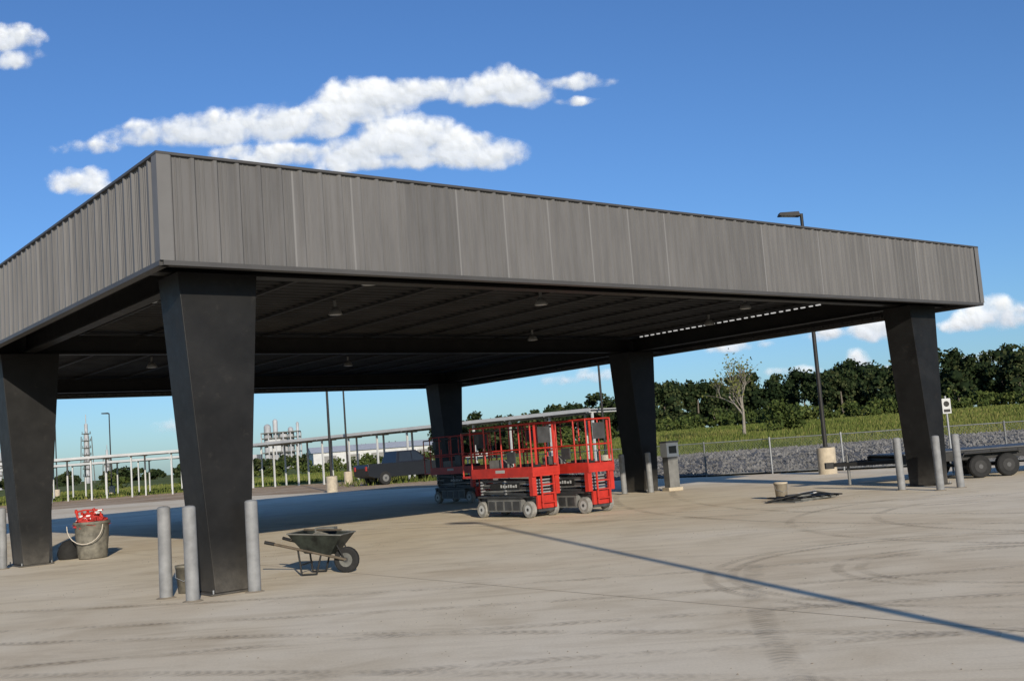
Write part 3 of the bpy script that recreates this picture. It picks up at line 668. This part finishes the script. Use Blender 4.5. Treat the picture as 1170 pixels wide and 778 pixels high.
# ---------------------------------------------------------------- clouds: sunlit cumulus bank 4 km away
def clouds():
    D=4000.; st=7.0
    lobes=[(-.335,.3255,48,18,1.0),(-.30,.3262,52,22,1.1),(-.262,.3246,56,24,1.15),(-.2074,.3255,62,26,1.2),(-.165,.321,40,22,1.05),(-.1305,.3384,58,32,1.3),(-.100,.3445,40,24,1.2),(-.066,.3477,40,18,1.1),
     (-.25,.301,34,11,.8),(-.2076,.2948,60,17,1.1),(-.133,.293,56,24,1.2),(-.105,.301,48,34,1.3),(-.075,.2965,54,34,1.35),(-.035,.286,46,26,1.2),(-.0062,.2785,42,20,1.1),(-.09,.281,90,12,1.1),
     (-.0156,.3425,38,20,1.15),(.015,.3454,32,26,1.25),(.0323,.3394,34,22,1.15),(.082,.3453,38,11,.85),(.0763,.3268,22,6,.6),(-.394,.317,40,10,.62),(-.4035,.2859,36,15,.85),(-.385,.277,30,9,.75),(-.475,.432,42,20,1.1),(-.463,.410,28,14,.85),
     (.458,.0887,46,20,1.1),(.43,.083,28,12,1),(.3378,.0853,30,17,1.1),(.296,.0844,26,11,.95),(.322,.0567,16,15,.95),(.26,.0515,28,7,.7),(-.321,.0435,22,12,.5),(.217,.0796,38,8,.6),(.06,.062,50,8,.5),
     (.36,.045,44,7,.65),(.46,.05,40,8,.65)]
    px=np.arange(-.58,.60,st/D); qz=np.arange(.02,.50,st/D); P,Q=np.meshgrid(px,qz)
    den=np.full(P.shape,-9.); vs=np.zeros(P.shape); wsum=np.zeros(P.shape)+1e-6
    for p,q,rx,ry,w in lobes:
        a=(P-p)/(rx*1.12/1184); c=(Q-q)/(ry*1.12/1184); cc=np.where(c<0,c*1.35,c); r=w*(1-(a*a+cc*cc)); den=np.maximum(den,r); k=np.exp(3*np.maximum(r,-3)); vs+=k*c; wsum+=k
    vert=vs/wsum
    cell=den>-1.6; cell=cell[:-1,:-1]|cell[1:,:-1]|cell[:-1,1:]|cell[1:,1:]; idx=-np.ones(P.shape,int)
    use=np.zeros(P.shape,bool); use[:-1,:-1]|=cell;use[1:,:-1]|=cell;use[:-1,1:]|=cell;use[1:,1:]|=cell
    idx[use]=np.arange(use.sum())
    V=np.stack([P[use]*D,np.full(use.sum(),D),1.6+Q[use]*D],-1)
    j,i=np.nonzero(cell); F=np.stack([idx[j,i],idx[j,i+1],idx[j+1,i+1],idx[j+1,i]],-1)
    me=bpy.data.meshes.new('clouds'); me.from_pydata(V.tolist(),[],F.tolist())
    at=me.attributes.new('den','FLOAT','POINT'); at.data.foreach_set('value',den[use].astype(np.float32))
    at=me.attributes.new('vert','FLOAT','POINT'); at.data.foreach_set('value',vert[use].astype(np.float32))
    m=bpy.data.materials.new('cloud'); m.use_nodes=True; nt=m.node_tree; nt.nodes.clear()
    co=coord(nt)
    wn=noise(nt,.006,3,.5,co); wv=nt.nodes.new('ShaderNodeVectorMath'); wv.operation='SCALE'; wv.inputs['Scale'].default_value=55; L(nt,wn.outputs['Color'],wv.inputs[0])
    av=nt.nodes.new('ShaderNodeVectorMath'); av.operation='ADD'; L(nt,co,av.inputs[0]); L(nt,wv.outputs[0],av.inputs[1])
    n=noise(nt,.0075,6,.58,av.outputs[0]); 
    vo=nt.nodes.new('ShaderNodeTexVoronoi'); vo.feature='SMOOTH_F1'; vo.inputs['Scale'].default_value=.014; vo.inputs['Smoothness'].default_value=.7; vo.inputs['Detail'].default_value=1; vo.inputs['Roughness'].default_value=.5; L(nt,av.outputs[0],vo.inputs['Vector'])
    puff=mth(nt,'SUBTRACT',.5,vo.outputs['Distance'])
    def att(k):
        a=nt.nodes.new('ShaderNodeAttribute'); a.attribute_name=k; return a.outputs['Fac']
    d=mth(nt,'ADD',mth(nt,'ADD',att('den'),mth(nt,'MULTIPLY',mth(nt,'SUBTRACT',n.outputs['Fac'],.47),2.3)),mth(nt,'MULTIPLY',puff,.8))
    al=nt.nodes.new('ShaderNodeMapRange'); al.interpolation_type='SMOOTHSTEP'; al.inputs[1].default_value=-.2; al.inputs[2].default_value=.85; al.inputs[4].default_value=.98; L(nt,d,al.inputs[0])
    edge=nt.nodes.new('ShaderNodeMapRange'); edge.inputs[1].default_value=-1.5; edge.inputs[2].default_value=-.9; L(nt,att('den'),edge.inputs[0])
    alpha=mth(nt,'MULTIPLY',al.outputs[0],edge.outputs[0])
    tone=mth(nt,'ADD',mth(nt,'ADD',.50,mth(nt,'MULTIPLY',att('vert'),.42)),mth(nt,'ADD',mth(nt,'MULTIPLY',mth(nt,'SUBTRACT',n.outputs['Fac'],.5),.8),mth(nt,'MULTIPLY',puff,.2)),clamp=True)
    c=ramp(nt,tone,[(.1,(.33,.38,.47)),(.45,(.47,.51,.58)),(.85,(.63,.66,.71))])  # cloud shading put into the albedo: grey-blue undersides, whiter tops
    df=nt.nodes.new('ShaderNodeBsdfDiffuse'); L(nt,c.outputs[0],df.inputs[0])
    hh=mth(nt,'ADD',mth(nt,'MULTIPLY',puff,.9),mth(nt,'MULTIPLY',n.outputs['Fac'],.7))
    bp=nt.nodes.new('ShaderNodeBump'); bp.inputs['Strength'].default_value=.3; bp.inputs['Distance'].default_value=50; L(nt,hh,bp.inputs['Height']); L(nt,bp.outputs[0],df.inputs['Normal'])
    tr=nt.nodes.new('ShaderNodeBsdfTransparent'); mx=nt.nodes.new('ShaderNodeMixShader'); o=nt.nodes.new('ShaderNodeOutputMaterial')
    L(nt,alpha,mx.inputs[0]); L(nt,tr.outputs[0],mx.inputs[1]); L(nt,df.outputs[0],mx.inputs[2]); L(nt,mx.outputs[0],o.inputs[0])
    me.materials.append(m); ob=bpy.data.objects.new('clouds',me); COL.objects.link(ob)
clouds()
# ---------------------------------------------------------------- sky
W=bpy.data.worlds.new('World'); S.world=W; W.use_nodes=True; nt=W.node_tree; nt.nodes.clear()
SUN_EL=math.radians(17.8); sx,sy=.261,-.965
out=nt.nodes.new('ShaderNodeOutputWorld'); sky=nt.nodes.new('ShaderNodeTexSky'); sky.sky_type='NISHITA'; sky.sun_disc=False
sky.sun_elevation=SUN_EL; sky.sun_rotation=math.atan2(sx,sy); sky.air_density=1.0; sky.dust_density=.5; sky.ozone_density=3.0; sky.altitude=0
bg=nt.nodes.new('ShaderNodeBackground'); bg.inputs[1].default_value=.118
tint=mixc(nt,'MULTIPLY',1.0,sky.outputs[0],(.56,.78,1.08)); L(nt,tint,bg.inputs[0]); L(nt,bg.outputs[0],out.inputs[0])
# ---------------------------------------------------------------- sun
sd=bpy.data.lights.new('sun','SUN'); sd.energy=5.0; sd.angle=math.radians(.5); sd.color=(1,.90,.75)
so=bpy.data.objects.new('sun',sd); COL.objects.link(so)
dv=-Vector((sx*math.cos(SUN_EL),sy*math.cos(SUN_EL),math.sin(SUN_EL))); so.rotation_euler=dv.to_track_quat('-Z','Y').to_euler()
# ---------------------------------------------------------------- camera
cd=bpy.data.cameras.new('camera'); cam=bpy.data.objects.new('camera',cd); COL.objects.link(cam); S.camera=cam
cd.sensor_width=36; cd.lens=37.44; cd.clip_start=.1; cd.clip_end=8000
pit,rol=.1007,.0753
F=Vector((0,math.cos(pit),math.sin(pit))); r0=Vector((1,0,0)); u0=Vector((0,-math.sin(pit),math.cos(pit)))
r=r0*math.cos(rol)-u0*math.sin(rol); u=r0*math.sin(rol)+u0*math.cos(rol)
cam.matrix_world=Matrix(((r.x,u.x,-F.x,0),(r.y,u.y,-F.y,0),(r.z,u.z,-F.z,1.6),(0,0,0,1)))
S.view_settings.view_transform='Standard'; S.view_settings.look='None'; S.view_settings.exposure=0
